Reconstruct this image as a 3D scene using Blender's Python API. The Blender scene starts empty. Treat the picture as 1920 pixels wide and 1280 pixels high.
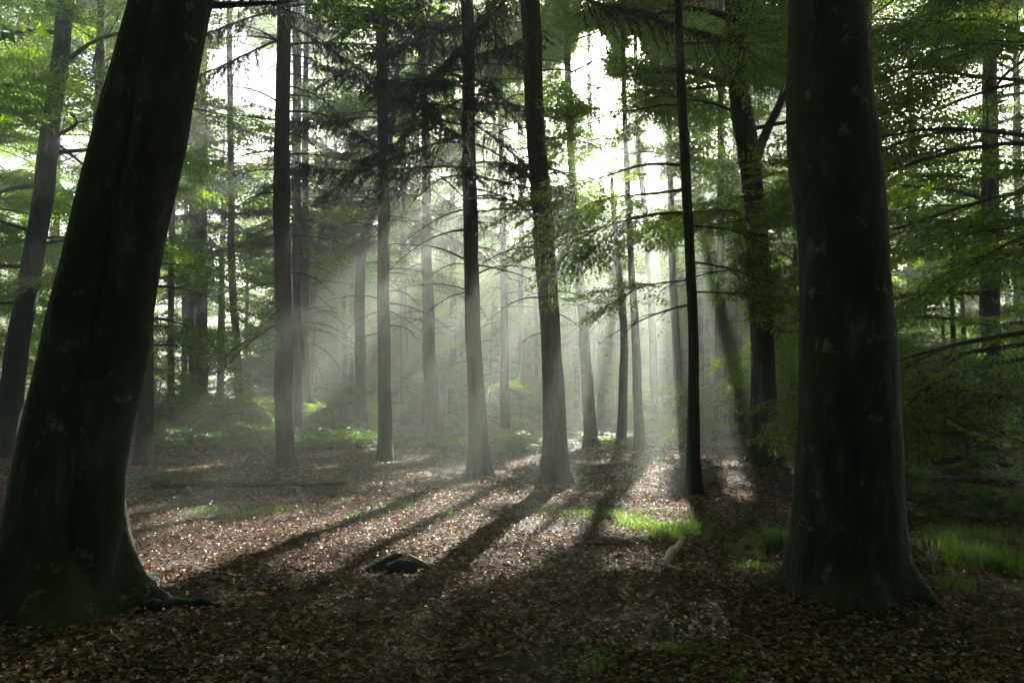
import bpy, math
import numpy as np
from math import radians, sin, cos, tan, pi, atan2, sqrt

rng = np.random.default_rng(7)
scene = bpy.context.scene
C = scene.collection

# ------------------------------------------------------------------ camera
F = 1500.0                      # focal length in photo pixels (photo 1920 x 1280)
CAM_H = 1.6
PITCH = math.atan(105.0 / F)    # horizon at photo row 745
cam_d = bpy.data.cameras.new("camera")
cam = bpy.data.objects.new("camera", cam_d)
C.objects.link(cam)
cam.location = (0, 0, CAM_H)
cam.rotation_euler = (pi / 2 + PITCH, 0, 0)
cam_d.sensor_width = 36.0
cam_d.lens = 36.0 * F / 1920.0
cam_d.clip_start = 0.05
cam_d.clip_end = 3000
scene.camera = cam

# ------------------------------------------------------------------ light
SUN_AZ = radians(10.4)          # to the right of straight ahead (+Y)
SUN_EL = radians(26.5)
SUN = np.array([sin(SUN_AZ) * cos(SUN_EL), cos(SUN_AZ) * cos(SUN_EL), sin(SUN_EL)])
world = bpy.data.worlds.new("World")
scene.world = world
world.use_nodes = True
wn = world.node_tree
for n in list(wn.nodes):
    wn.nodes.remove(n)
sky = wn.nodes.new("ShaderNodeTexSky")
sky.sky_type = 'NISHITA'
sky.sun_disc = False
sky.sun_elevation = SUN_EL
sky.sun_rotation = SUN_AZ
sky.air_density = 1.0
sky.dust_density = 3.0
sky.ozone_density = 1.0
bgn = wn.nodes.new("ShaderNodeBackground")
bgn.inputs["Strength"].default_value = 0.05
wout = wn.nodes.new("ShaderNodeOutputWorld")
wn.links.new(sky.outputs[0], bgn.inputs["Color"])
wn.links.new(bgn.outputs[0], wout.inputs["Surface"])

sun_d = bpy.data.lights.new("sun", 'SUN')
sun_d.energy = 5.0
sun_d.angle = radians(0.53)
sun_d.color = (1.0, 0.93, 0.80)
sun = bpy.data.objects.new("sun", sun_d)
C.objects.link(sun)
sun.location = (10, 60, 40)
from mathutils import Vector, Matrix
sun.rotation_euler = Vector((-SUN[0], -SUN[1], -SUN[2])).to_track_quat('-Z', 'Y').to_euler()

scene.view_settings.view_transform = 'Standard'
scene.view_settings.look = 'None'
scene.view_settings.gamma = 1.0
scene.view_settings.use_curve_mapping = False
scene.view_settings.exposure = 2.9

scene.render.engine = 'CYCLES'
cy = scene.cycles
cy.use_denoising = True
cy.denoiser = 'OPENIMAGEDENOISE'
cy.denoising_input_passes = 'RGB_ALBEDO_NORMAL'
cy.max_bounces = 4
cy.diffuse_bounces = 2
cy.glossy_bounces = 1
cy.transmission_bounces = 2
cy.volume_bounces = 0
cy.transparent_max_bounces = 4
cy.sample_clamp_indirect = 3.0
cy.use_light_tree = False
cy.caustics_reflective = False
cy.caustics_refractive = False

# ------------------------------------------------------------------ small helpers
def ray(x, y):
    xc, yc = (x - 960.0) / F, (640.0 - y) / F
    return np.array([xc, cos(PITCH) - yc * sin(PITCH), sin(PITCH) + yc * cos(PITCH)])

def at(x, y, Y):
    """world point seen at a photo pixel, at distance Y down the view"""
    d = ray(x, y)
    return np.array([0, 0, CAM_H]) + d * (Y / d[1])

def gp(x, y):
    d = ray(x, y)
    return (np.array([0, 0, CAM_H]) + d * (-CAM_H / d[2]))[:2]

def _hash(ix, iy, seed):
    h = (ix.astype(np.int64) * 374761393 + iy.astype(np.int64) * 668265263 + seed * 974711) & 0xffffffff
    h = ((h ^ (h >> 13)) * 1274126177) & 0xffffffff
    h = h ^ (h >> 16)
    return (h & 0xffffff) / float(0x1000000)

def vnoise(x, y, seed=0):
    x = np.asarray(x, float); y = np.asarray(y, float)
    ix, iy = np.floor(x), np.floor(y)
    fx, fy = x - ix, y - iy
    fx = fx * fx * (3 - 2 * fx); fy = fy * fy * (3 - 2 * fy)
    a = _hash(ix, iy, seed); b = _hash(ix + 1, iy, seed)
    c = _hash(ix, iy + 1, seed); d = _hash(ix + 1, iy + 1, seed)
    return (a * (1 - fx) + b * fx) * (1 - fy) + (c * (1 - fx) + d * fx) * fy

def ground_h(x, y):
    x = np.asarray(x, float); y = np.asarray(y, float)
    h = (vnoise(x * .35, y * .35, 3) - .5) * .14 + (vnoise(x * 1.3, y * 1.3, 4) - .5) * .05
    h = h + .30 * np.exp(-((x - 4.6) / 1.8) ** 2 - ((y - 16.3) / 2.2) ** 2)
    h = h + .10 * np.exp(-((x + 4.2) / 2.0) ** 2 - ((y - 5.9) / 1.6) ** 2)
    h = h + .13 * np.exp(-((x - 2.75) / 1.0) ** 2 - ((y - 6.6) / 1.0) ** 2)
    fade = np.clip((120 - np.hypot(x, y)) / 60, 0, 1)
    return h * fade

# openness of the canopy for the sun: a fraction for each place a sunbeam lands
_nu = None
def beam_noise(gx, gy):
    u = gx * cos(SUN_AZ) - gy * sin(SUN_AZ)
    v = (gx * sin(SUN_AZ) + gy * cos(SUN_AZ)) * sin(SUN_EL)
    return .6 * vnoise(u * 1.05 + 31, v * 1.05 + 17, 11) + .4 * vnoise(u * 2.3, v * 2.3, 12)
_s = rng.uniform(-40, 40, (40000, 2))
_q = np.sort(beam_noise(_s[:, 0], _s[:, 1]))

def box01(x, a, b, w):
    return np.clip((x - a) / w + .5, 0, 1) * np.clip((b - x) / w + .5, 0, 1)

def coverage(gx, gy):
    c = .05 + 0 * gx
    m = lambda a, k, c: c * (1 - a) + k * a
    c = m(box01(gx, -60, -9.5, 2) * box01(gy, -30, 12, 3), .16, c)
    c = m(box01(gx, -9, 9, 2) * box01(gy, 17, 60, 4), .15, c)
    c = m(box01(gx, -60, 60, 2) * box01(gy, 46, 300, 8), .12, c)
    c = m(box01(gx, -6.0, 5.5, 1.5) * box01(gy, 12.0, 18, 1.5), .22, c)
    c = m(box01(gx, -8.5, 3.2, 1.2) * box01(gy, -20, 7.0, .8), .0, c)
    c = m(box01(gx, 3.0, 60, 1.2) * box01(gy, -40, 14, 2), .12, c)
    c = m(box01(gx, -6.3, 3.0, .8) * box01(gy, 7.3, 12.0, .8), .20, c)
    for (x, y, rx, ry, k) in PATCH:
        e = ((gx - x) / rx) ** 2 + ((gy - y) / ry) ** 2
        c = m(np.clip((1.25 - e) / .5, 0, 1), k, c)
    # canopy opened and closed in made-up lanes to split the light into beams
    u = gx * cos(SUN_AZ) - gy * sin(SUN_AZ)
    lane = vnoise(u / .62, 0 * u + .5, 71)
    ray_ = vnoise(u / .42, gy / 9 + .5, 75)
    mid = (gy > 12.4) & (gy < 46) & (u > -7) & (u < 3.2)
    c = np.where(mid, np.maximum(np.where(ray_ > .66, .85, .03), np.where(c > .85, c, 0)), c)
    c = np.where((lane < .24) & (gy > 6.5) & (gy < 17) & (gx < .2), c * .08, c)
    return c

PATCH = []
def patch(px, py, rpx, rY, k):
    g = gp(px, py)
    PATCH.append((g[0], g[1], rpx * g[1] / F, rY, k))
patch(430, 965, 140, .75, 1.0)
patch(655, 998, 95, .95, 1.0)
patch(850, 1012, 105, 1.1, 1.0)
patch(1010, 1005, 75, 1.0, 1.0)
patch(1180, 985, 125, .95, 1.0)
patch(370, 1062, 110, .30, .95)
patch(420, 1120, 110, .22, .6)
patch(430, 1015, 150, .30, .05)
patch(1330, 950, 45, .35, .9)
patch(1420, 1072, 50, .16, .95)
patch(1370, 885, 40, .8, .9)
for (x_, y_, rx_, ry_) in [(-9.5, 29, 1.6, 3.0), (-6.0, 29, 1.4, 3.0), (-7.8, 26, .8, 1.5), (-2.8, 30, .7, 2.5), (.1, 27, .9, 2.5), (2.9, 28, 1.2, 3.0), (5.2, 27, .5, 2.0), (-10.6, 25, .5, 1.5), (-4.3, 25, .4, 1.5)]:
    PATCH.append((x_, y_, rx_, ry_, .9))
PATCH.append((4.9, 9.2, .45, .5, .25))
LEAF_LIGHT = [(-.2, 3.0, .6, 1.2), (1.2, 6.0, .5, .7)]
for q in LEAF_LIGHT:
    PATCH.append((*q, 1.0))
#      # light on the low leaves of the slim beech
PATCH.append((5.2, 4.0, .9, 2.5, .7))

HOLES = []                                     # thin places in the canopy: (photo x, y, radius px, strength)
for h in [(1136, 160, 56, .96), (1120, 95, 44, .95), (1150, 215, 36, .85), (470, 190, 60, .95), (440, 110, 50, .9),
          (700, 100, 35, .7), (960, 250, 40, .6), (1320, 160, 40, .6), (1700, 60, 55, .6), (1740, 215, 60, .6), (455, 640, 60, .8), (480, 300, 50, .7),
          (300, 680, 40, .6), (1890, 150, 40, .6), (860, 180, 30, .5), (640, 300, 30, .5), (1060, 330, 60, .5)]:
    d = ray(h[0], h[1]); d = d / np.linalg.norm(d)
    HOLES.append((d, h[2] / F, h[3]))

def keep_mask(P, r=rng, band=False):
    """which leaves stay: drop those that stand in a sunbeam or in a thin place"""
    t = P[:, 2] / SUN[2]
    gx, gy = P[:, 0] - SUN[0] * t, P[:, 1] - SUN[1] * t
    cov = coverage(gx, gy)
    if band:        # trees that stand in the light themselves leave only the bright floor free
        cov = box01(gy, 7.4, 12.2, .6) * box01(gx, -7, 3.4, .6)
        for (x, y, rx, ry) in LEAF_LIGHT:       # but trees farther off let light through to the low leaves of the slim beech
            cov = np.maximum(cov, (((gx - x) / rx) ** 2 + ((gy - y) / ry) ** 2 < 1) * (P[:, 1] > 19))
    else:           # crowns near the clearing leave its bright floor free
        cov = np.maximum(cov, box01(gy, 7.5, 12.0, .6) * box01(gx, -6.6, 3.2, .6) * (P[:, 1] < 31))
        for (x, y, rx, ry, k) in PATCH[:6]:
            if k == 1.0:
                cov = np.maximum(cov, (((gx - x) / rx) ** 2 + ((gy - y) / ry) ** 2 < 1.15) * (P[:, 1] < 46))
    thr = np.interp(1 - cov, np.linspace(0, 1, len(_q)), _q)
    keep = ~((beam_noise(gx, gy) > thr) & (cov > .01) & (r.random(len(P)) < .99))
    D = P - np.array([0, 0, CAM_H]); L = np.linalg.norm(D, axis=1); D = D / L[:, None]
    for (d, rad, k) in HOLES:
        ang = np.arccos(np.clip(D @ d, -1, 1))
        if band and k < .945: continue
        jit = r.uniform(.8, 1.15, len(P)) * (.25 + 1.5 * vnoise(D[:, 0] * 34, D[:, 2] * 34, 91)) * (.7 + .6 * vnoise(D[:, 0] * 110, D[:, 2] * 110, 92))
        keep &= ~((ang < rad * jit) & (r.random(len(P)) < k) & (P[:, 1] > (11 if k > .945 else 22)))
    return keep

# ------------------------------------------------------------------ mesh helpers
class MB:
    """collects faces for ONE mesh"""
    def __init__(self):
        self.V = []; self.Q = []; self.T = []; self.QM = []; self.TM = []; self.n = 0
    def add(self, V, Q=None, T=None, m=0):
        V = np.asarray(V, float).reshape(-1, 3)
        if Q is not None and len(Q):
            Q = np.asarray(Q, np.int64).reshape(-1, 4) + self.n; self.Q.append(Q); self.QM.append(np.full(len(Q), m))
        if T is not None and len(T):
            T = np.asarray(T, np.int64).reshape(-1, 3) + self.n; self.T.append(T); self.TM.append(np.full(len(T), m))
        self.V.append(V); self.n += len(V)
        return self
    def mesh(self, name, mats, smooth=True):
        V = np.concatenate(self.V) if self.V else np.zeros((0, 3))
        Q = np.concatenate(self.Q) if self.Q else np.zeros((0, 4), np.int64)
        T = np.concatenate(self.T) if self.T else np.zeros((0, 3), np.int64)
        me = bpy.data.meshes.new(name)
        me.vertices.add(len(V)); me.vertices.foreach_set("co", V.astype(np.float32).ravel())
        nl = Q.size + T.size
        me.loops.add(nl)
        me.loops.foreach_set("vertex_index", np.concatenate([Q.ravel(), T.ravel()]).astype(np.int32))
        npoly = len(Q) + len(T)
        me.polygons.add(npoly)
        tot = np.concatenate([np.full(len(Q), 4), np.full(len(T), 3)]).astype(np.int32)
        st = np.concatenate([[0], np.cumsum(tot)[:-1]]).astype(np.int32) if npoly else np.zeros(0, np.int32)
        me.polygons.foreach_set("loop_start", st)
        me.polygons.foreach_set("loop_total", tot)
        mi = np.concatenate(self.QM + self.TM) if npoly else np.zeros(0)
        for m in (mats if isinstance(mats, (list, tuple)) else [mats]):
            me.materials.append(m)
        me.polygons.foreach_set("material_index", mi.astype(np.int32))
        me.polygons.foreach_set("use_smooth", np.full(npoly, bool(smooth)))
        me.update(calc_edges=True)
        return me

def link(name, me, parent=None, loc=None):
    o = bpy.data.objects.new(name, me)
    C.objects.link(o)
    if parent is not None:
        o.parent = parent
    if loc is not None:
        o.location = loc
    return o

def tag(o, label, cat, group=None):
    o["label"] = label; o["category"] = cat
    if group:
        o["group"] = group
    return o

def empty(name, loc, label, cat, group=None):
    o = bpy.data.objects.new(name, None)
    o.empty_display_size = .3
    C.objects.link(o)
    o.location = loc
    return tag(o, label, cat, group)

def copy_thing(root, loc, rz=0.0, s=1.0, label=None, group=None, name=None):
    def cp(o, par):
        c = o.copy(); C.objects.link(c); c.parent = par
        for ch in o.children:
            cp(ch, c)
        return c
    r = cp(root, None)
    r.location = loc; r.rotation_euler = (0, 0, rz); r.scale = (s, s, s)
    if label: r["label"] = label
    if group: r["group"] = group
    if name: r.name = name
    return r

def tube(P, R, seg=6, close=True):
    P = np.asarray(P, float); R = np.broadcast_to(np.asarray(R, float), (len(P),))
    T = np.gradient(P, axis=0); T /= np.linalg.norm(T, axis=1)[:, None] + 1e-9
    ref = np.array([0, 0, 1.0]) if abs(T[0][2]) < .8 else np.array([1.0, 0, 0])
    U = np.cross(T, ref); U /= np.linalg.norm(U, axis=1)[:, None] + 1e-9
    W = np.cross(T, U)
    a = np.arange(seg) * 2 * pi / seg
    V = P[:, None, :] + R[:, None, None] * (np.cos(a)[None, :, None] * U[:, None, :] + np.sin(a)[None, :, None] * W[:, None, :])
    n = len(P)
    i = np.arange(n - 1)[:, None] * seg; j = np.arange(seg)[None, :]; k = (j + 1) % seg
    Q = np.stack([i + j, i + k, i + seg + k, i + seg + j], -1).reshape(-1, 4)
    return V.reshape(-1, 3), Q

def ring_quads(n, seg):
    i = np.arange(n - 1)[:, None] * seg; j = np.arange(seg)[None, :]; k = (j + 1) % seg
    return np.stack([i + j, i + k, i + seg + k, i + seg + j], -1).reshape(-1, 4)

def smooth_path(P, n):
    """resample a polyline smoothly (Catmull-Rom)"""
    P = np.asarray(P, float)
    m = len(P)
    t = np.linspace(0, m - 1, n)
    i = np.clip(t.astype(int), 0, m - 2); f = (t - i)[:, None]
    p0 = P[np.maximum(i - 1, 0)]; p1 = P[i]; p2 = P[i + 1]; p3 = P[np.minimum(i + 2, m - 1)]
    return .5 * (2 * p1 + (p2 - p0) * f + (2 * p0 - 5 * p1 + 4 * p2 - p3) * f ** 2 + (3 * p1 - p0 - 3 * p2 + p3) * f ** 3)

def unit(v):
    v = np.asarray(v, float)
    return v / (np.linalg.norm(v, axis=-1, keepdims=True) + 1e-9)

def leaves(pos, d, nrm, size, width=.62, fold=.18, r=rng):
    """diamond leaves, folded along the midrib: returns V, Q"""
    d = unit(d); s = unit(np.cross(nrm, d)); n = np.cross(d, s)
    L = size[:, None]
    w = L * width * .5
    v0 = pos
    v1 = pos + d * L * .45 + s * w + n * L * fold
    v2 = pos + d * L - n * L * .10
    v3 = pos + d * L * .45 - s * w + n * L * fold
    V = np.stack([v0, v1, v2, v3], 1).reshape(-1, 3)
    Q = np.arange(len(pos) * 4).reshape(-1, 4)
    return V, Q

# ------------------------------------------------------------------ materials
def new_mat(name):
    m = bpy.data.materials.new(name); m.use_nodes = True
    nt = m.node_tree
    for n in list(nt.nodes):
        nt.nodes.remove(n)
    out = nt.nodes.new("ShaderNodeOutputMaterial")
    return m, nt, out

def ramp(nt, fac, stops):
    r = nt.nodes.new("ShaderNodeValToRGB")
    el = r.color_ramp.elements
    while len(el) < len(stops):
        el.new(.5)
    for e, (p, c) in zip(el, stops):
        e.position = p; e.color = (*c, 1)
    nt.links.new(fac, r.inputs[0])
    return r.outputs[0]

def noise(nt, scale, detail=4, rough=.6, mapping=None, coord="Object"):
    tc = nt.nodes.new("ShaderNodeTexCoord")
    src = tc.outputs[coord]
    if mapping:
        mp = nt.nodes.new("ShaderNodeMapping"); mp.inputs["Scale"].default_value = mapping
        nt.links.new(src, mp.inputs[0]); src = mp.outputs[0]
    n = nt.nodes.new("ShaderNodeTexNoise")
    n.inputs["Scale"].default_value = scale; n.inputs["Detail"].default_value = detail
    n.inputs["Roughness"].default_value = rough
    nt.links.new(src, n.inputs["Vector"])
    return n.outputs["Fac"]

def bump(nt, h, strength, dist):
    b = nt.nodes.new("ShaderNodeBump")
    b.inputs["Strength"].default_value = strength; b.inputs["Distance"].default_value = dist
    nt.links.new(h, b.inputs["Height"])
    return b.outputs[0]

def principled(nt, rough=.6, spec=.3):
    p = nt.nodes.new("ShaderNodeBsdfPrincipled")
    p.inputs["Roughness"].default_value = rough
    p.inputs["Specular IOR Level"].default_value = spec
    return p

def mat_leaf(name, stops, tstops, mix=.5, rough=.45, spec=.35):
    m, nt, out = new_mat(name)
    g = nt.nodes.new("ShaderNodeNewGeometry")
    p = principled(nt, rough, spec)
    nt.links.new(ramp(nt, g.outputs["Random Per Island"], stops), p.inputs["Base Color"])
    t = nt.nodes.new("ShaderNodeBsdfTranslucent")
    nt.links.new(ramp(nt, g.outputs["Random Per Island"], tstops), t.inputs["Color"])
    mx = nt.nodes.new("ShaderNodeMixShader"); mx.inputs[0].default_value = mix
    nt.links.new(p.outputs[0], mx.inputs[1]); nt.links.new(t.outputs[0], mx.inputs[2])
    nt.links.new(mx.outputs[0], out.inputs["Surface"])
    return m

def mat_bark(name, stops, mapping, scale, bstr, bdist, rough=.85, moss=None):
    m, nt, out = new_mat(name)
    p = principled(nt, rough, .2)
    n1 = noise(nt, scale, 5, .65, mapping)
    col = ramp(nt, n1, stops)
    if moss:
        n2 = noise(nt, 1.3, 4, .7)
        f = ramp(nt, n2, [(.42, (0, 0, 0)), (.62, (1, 1, 1))])
        mx = nt.nodes.new("ShaderNodeMix"); mx.data_type = 'RGBA'
        nt.links.new(f, mx.inputs[0]); nt.links.new(col, mx.inputs[6]); mx.inputs[7].default_value = (*moss, 1)
        col = mx.outputs[2]
    if moss:
        n3 = noise(nt, 5.0, 8, .75)
        f3 = ramp(nt, n3, [(.60, (0, 0, 0)), (.64, (1, 1, 1))])
        m3 = nt.nodes.new("ShaderNodeMix"); m3.data_type = 'RGBA'
        nt.links.new(f3, m3.inputs[0]); nt.links.new(col, m3.inputs[6]); m3.inputs[7].default_value = (.17, .19, .15, 1)
        col = m3.outputs[2]
    nt.links.new(col, p.inputs["Base Color"])
    nt.links.new(bump(nt, n1, bstr, bdist), p.inputs["Normal"])
    nt.links.new(p.outputs[0], out.inputs["Surface"])
    return m

M_beech = mat_bark("beech_bark", [(.32, (.012, .014, .011)), (.50, (.040, .043, .034)), (.62, (.075, .080, .064)), (.74, (.19, .20, .165))],
                   (1, 1, .30), 7, .8, .05, .8, moss=(.022, .044, .014))
M_spruce = mat_bark("spruce_bark", [(.3, (.030, .023, .018)), (.5, (.065, .050, .039)), (.72, (.11, .088, .070))],
                    (1, 1, .22), 16, .8, .03, .9)
M_twig = mat_bark("twig_bark", [(.3, (.030, .024, .018)), (.7, (.075, .060, .046))], (1, 1, 1), 20, .3, .01, .85)
M_leaf = mat_leaf("beech_leaf", [(0, (.030, .070, .012)), (.6, (.050, .105, .018)), (1, (.085, .130, .022))],
                  [(0, (.11, .30, .006)), (.6, (.26, .47, .010)), (1, (.48, .57, .015))], .58)
M_needle = mat_leaf("spruce_needle", [(0, (.016, .036, .018)), (1, (.035, .062, .026))],
                    [(0, (.03, .07, .02)), (1, (.07, .12, .035))], .25, .55, .3)
M_fern = mat_leaf("fern_frond", [(0, (.028, .075, .016)), (1, (.060, .125, .022))],
                  [(0, (.12, .30, .03)), (1, (.26, .44, .05))], .5)
M_grass = mat_leaf("grass_blade", [(0, (.035, .090, .018)), (.8, (.075, .140, .024)), (1, (.16, .15, .06))],
                   [(0, (.14, .34, .03)), (1, (.34, .50, .06))], .5)
M_litter = mat_leaf("dead_leaf", [(0, (.050, .024, .012)), (.3, (.12, .060, .032)), (.7, (.24, .130, .075)), (.93, (.36, .23, .15)), (1, (.46, .35, .26))],
                    [(0, (.10, .04, .018)), (.7, (.30, .15, .07)), (1, (.42, .26, .14))], .28, .55, .3)
M_wood = mat_bark("bare_wood", [(.3, (.20, .165, .12)), (.7, (.42, .36, .28))], (1, 1, 1), 14, .4, .01, .7)
M_moss = mat_bark("mossy_stump", [(.35, (.016, .013, .010)), (.55, (.035, .030, .020)), (.72, (.035, .055, .020))], (1, 1, 1), 7, .9, .05, .95)
M_orange = mat_leaf("orange_leaf", [(0, (.50, .16, .02)), (1, (.55, .2, .03))], [(0, (.7, .25, .03)), (1, (.7, .25, .03))], .4)
M_red = mat_leaf("red_leaf", [(0, (.38, .03, .03)), (1, (.40, .04, .03))], [(0, (.5, .05, .04)), (1, (.5, .05, .04))], .3)

def mat_ground():
    m, nt, out = new_mat("forest_floor")
    p = principled(nt, .85, .25)
    n1 = noise(nt, 26, 8, .8); n2 = noise(nt, .6, 4, .6)
    c1 = ramp(nt, n1, [(.36, (.012, .007, .004)), (.5, (.045, .026, .015)), (.62, (.12, .070, .042)), (.70, (.20, .13, .085))])
    f = ramp(nt, n2, [(.55, (0, 0, 0)), (.72, (1, 1, 1))])
    mx = nt.nodes.new("ShaderNodeMix"); mx.data_type = 'RGBA'
    nt.links.new(f, mx.inputs[0]); nt.links.new(c1, mx.inputs[6]); mx.inputs[7].default_value = (.030, .045, .016, 1)
    nt.links.new(mx.outputs[2], p.inputs["Base Color"])
    nt.links.new(bump(nt, n1, 1.0, .05), p.inputs["Normal"])
    nt.links.new(p.outputs[0], out.inputs["Surface"])
    return m
M_ground = mat_ground()

# ------------------------------------------------------------------ ground: one sheet, fine near the camera
def axis(lo, hi, fine_lo, fine_hi, step, grow=1.25):
    a = list(np.arange(fine_lo, fine_hi + 1e-6, step))
    s = step; x = a[-1]
    while x < hi:
        s *= grow; x = min(x + s, hi); a.append(x)
    s = step; x = a[0]; pre = []
    while x > lo:
        s *= grow; x = max(x - s, lo); pre.append(x)
    return np.array(pre[::-1] + a)
gx_ = axis(-380, 380, -16, 18, .3); gy_ = axis(-120, 420, 1, 34, .3)
GX, GY = np.meshgrid(gx_, gy_)
GZ = ground_h(GX, GY)
V = np.stack([GX, GY, GZ], -1).reshape(-1, 3)
nx, ny = len(gx_), len(gy_)
ii, jj = np.meshgrid(np.arange(ny - 1), np.arange(nx - 1), indexing='ij')
b = (ii * nx + jj).ravel()
ground = link("ground", MB().add(V, np.stack([b, b + 1, b + nx + 1, b + nx], -1)).mesh("ground", M_ground))
ground["kind"] = "structure"

def gz(x, y):
    return float(ground_h(np.array([x]), np.array([y]))[0])

# ------------------------------------------------------------------ trunks
class Trunk:
    """axis and radius of a stem, in world space"""
    def __init__(self, pts, rad):
        self.P = np.asarray(pts, float); self.R = np.asarray(rad, float)
        self.z = self.P[:, 2]
    def c(self, z):
        return np.array([np.interp(z, self.z, self.P[:, 0]), np.interp(z, self.z, self.P[:, 1]), z])
    def r(self, z):
        return float(np.interp(z, self.z, self.R))

def trunk_from_rows(rows, Y, H, lean=None, tip=.04):
    """rows: (left px, right px, photo row) from base to top; Y distance; H height"""
    rows = sorted(rows, key=lambda q: -q[2])
    P, R = [], []
    for (l, r, y) in rows:
        p = at((l + r) / 2, y, Y)
        w = (r - l) / 2 * (Y / ray((l + r) / 2, y)[1]) / F * ray(960, y)[1]
        P.append(p); R.append(w)
    P = np.array(P); R = np.array(R)
    b = P[0].copy(); g = gz(b[0], b[1])
    n = max(len(P) * 6, 12)
    S = smooth_path(np.c_[P, R], n) if len(P) > 2 else np.c_[np.linspace(P[0], P[-1], n), np.linspace(R[0], R[-1], n)]
    P, R = S[:, :3], S[:, 3]
    # down to the ground
    if P[0, 2] > g - .12:
        d = P[1] - P[0]; d = d / d[2] * (P[0, 2] - (g - .15))
        P = np.vstack([P[0] - d, P]); R = np.r_[R[0] * 1.02, R]
    # up to the top
    zt = P[-1, 2]
    if H > zt + .5:
        k = max(4, int((H - zt) / .8))
        d = P[-1] - P[max(-12, -len(P))]; d = d / d[2]
        zz = np.linspace(zt, H, k + 1)[1:]
        f = (zz - zt) / (H - zt)
        dd = (d[None, :2] * (zz - zt)[:, None]) * (1 - .5 * f[:, None])
        Pn = np.c_[P[-1, 0] + dd[:, 0], P[-1, 1] + dd[:, 1], zz]
        Rn = R[-1] * (1 - f) ** .8 + tip * f
        P = np.vstack([P, Pn]); R = np.r_[R, np.minimum(Rn, R[-1])]
    o = np.argsort(P[:, 2])
    return Trunk(P[o], R[o])

def trunk_mesh(tr, mat, base, seg=24, flare=.45, fh=.28, lobes=5, rough=.03, name="trunk", second=None, seed=0, step=.12, grow=1.06, lowrough=.03):
    """one stem mesh in the thing's own space (base = thing origin)"""
    z0, z1 = tr.z[0], tr.z[-1]
    zs = [z0]; s = step
    while zs[-1] < z1 - s:
        zs.append(zs[-1] + s); s = min(s * grow, .9)
    zs.append(z1); zs = np.array(zs)
    a = np.arange(seg) * 2 * pi / seg
    cx = np.interp(zs, tr.z, tr.P[:, 0]); cyy = np.interp(zs, tr.z, tr.P[:, 1]); rr = np.interp(zs, tr.z, tr.R)
    wv = np.clip((zs - base[2]) / 2, 0, 1) * np.minimum(rr, .25) * .55
    cx = cx + wv * (vnoise(zs * .45 + seed * 5.3, zs * 0 + .5, 81) - .5) + wv * .4 * (vnoise(zs * 1.7 + seed, zs * 0 + .5, 82) - .5)
    rr = rr * (1 + .10 * (vnoise(zs * 1.3 + seed * 2.7, zs * 0 + .5, 83) - .5))
    g = base[2]
    h = np.maximum(zs - g, 0)
    A, Z = np.meshgrid(a, zs)
    R = np.repeat(rr[:, None], seg, 1)
    if second is not None:
        ox, oy, r2 = second(zs)
        c = np.hypot(ox, oy)[:, None]; ph = np.arctan2(oy, ox)[:, None]; r2 = r2[:, None]
        dth = A - ph
        disc = r2 ** 2 - (c * np.sin(dth)) ** 2
        pol = np.where((disc > 0) & (np.cos(dth) > -.2), c * np.cos(dth) + np.sqrt(np.maximum(disc, 0)), 0)
        R = np.maximum(R, pol)
        main = np.repeat(rr[:, None], seg, 1)
        R = R - .055 * np.exp(-((main - pol) / .035) ** 2)
    ph = seed * 1.7
    lob = np.clip(.42 + .62 * np.cos(lobes * A + ph + .9 * np.sin(2 * A + ph)), 0, 1.1) ** 1.4 * (.75 + .5 * vnoise(np.cos(A) + 3, np.sin(A) + ph, 31))
    fl = np.exp(-h / fh)[:, None]
    fl2 = np.exp(-h / (fh * 3.5))[:, None]
    R = R * (1 + flare * fl * (.18 + 1.25 * lob) + .04 * flare * fl2 * lob)
    nz = vnoise(np.cos(A) * 1.6 + 7 + seed * 3.1, Z * .9 + np.sin(A) * 1.6, 21 + seed) - .5
    nf = vnoise(np.cos(A) * 6 + seed, Z * 3.5 + np.sin(A) * 6, 22 + seed) - .5
    ns = vnoise(A / (2 * pi) * seg * .7, Z * 5, 25 + seed) - .5
    R = R * (1 + lowrough * 2 * nz) + (rough * .5) * nf * np.minimum(R, .5) + rough * .35 * ns * np.minimum(R, .4)
    V = np.stack([cx[:, None] + R * np.cos(A) - base[0], cyy[:, None] + R * np.sin(A) - base[1], Z - base[2]], -1).reshape(-1, 3)
    mb = MB().add(V, ring_quads(len(zs), seg))
    return mb.mesh(name, mat)

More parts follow.
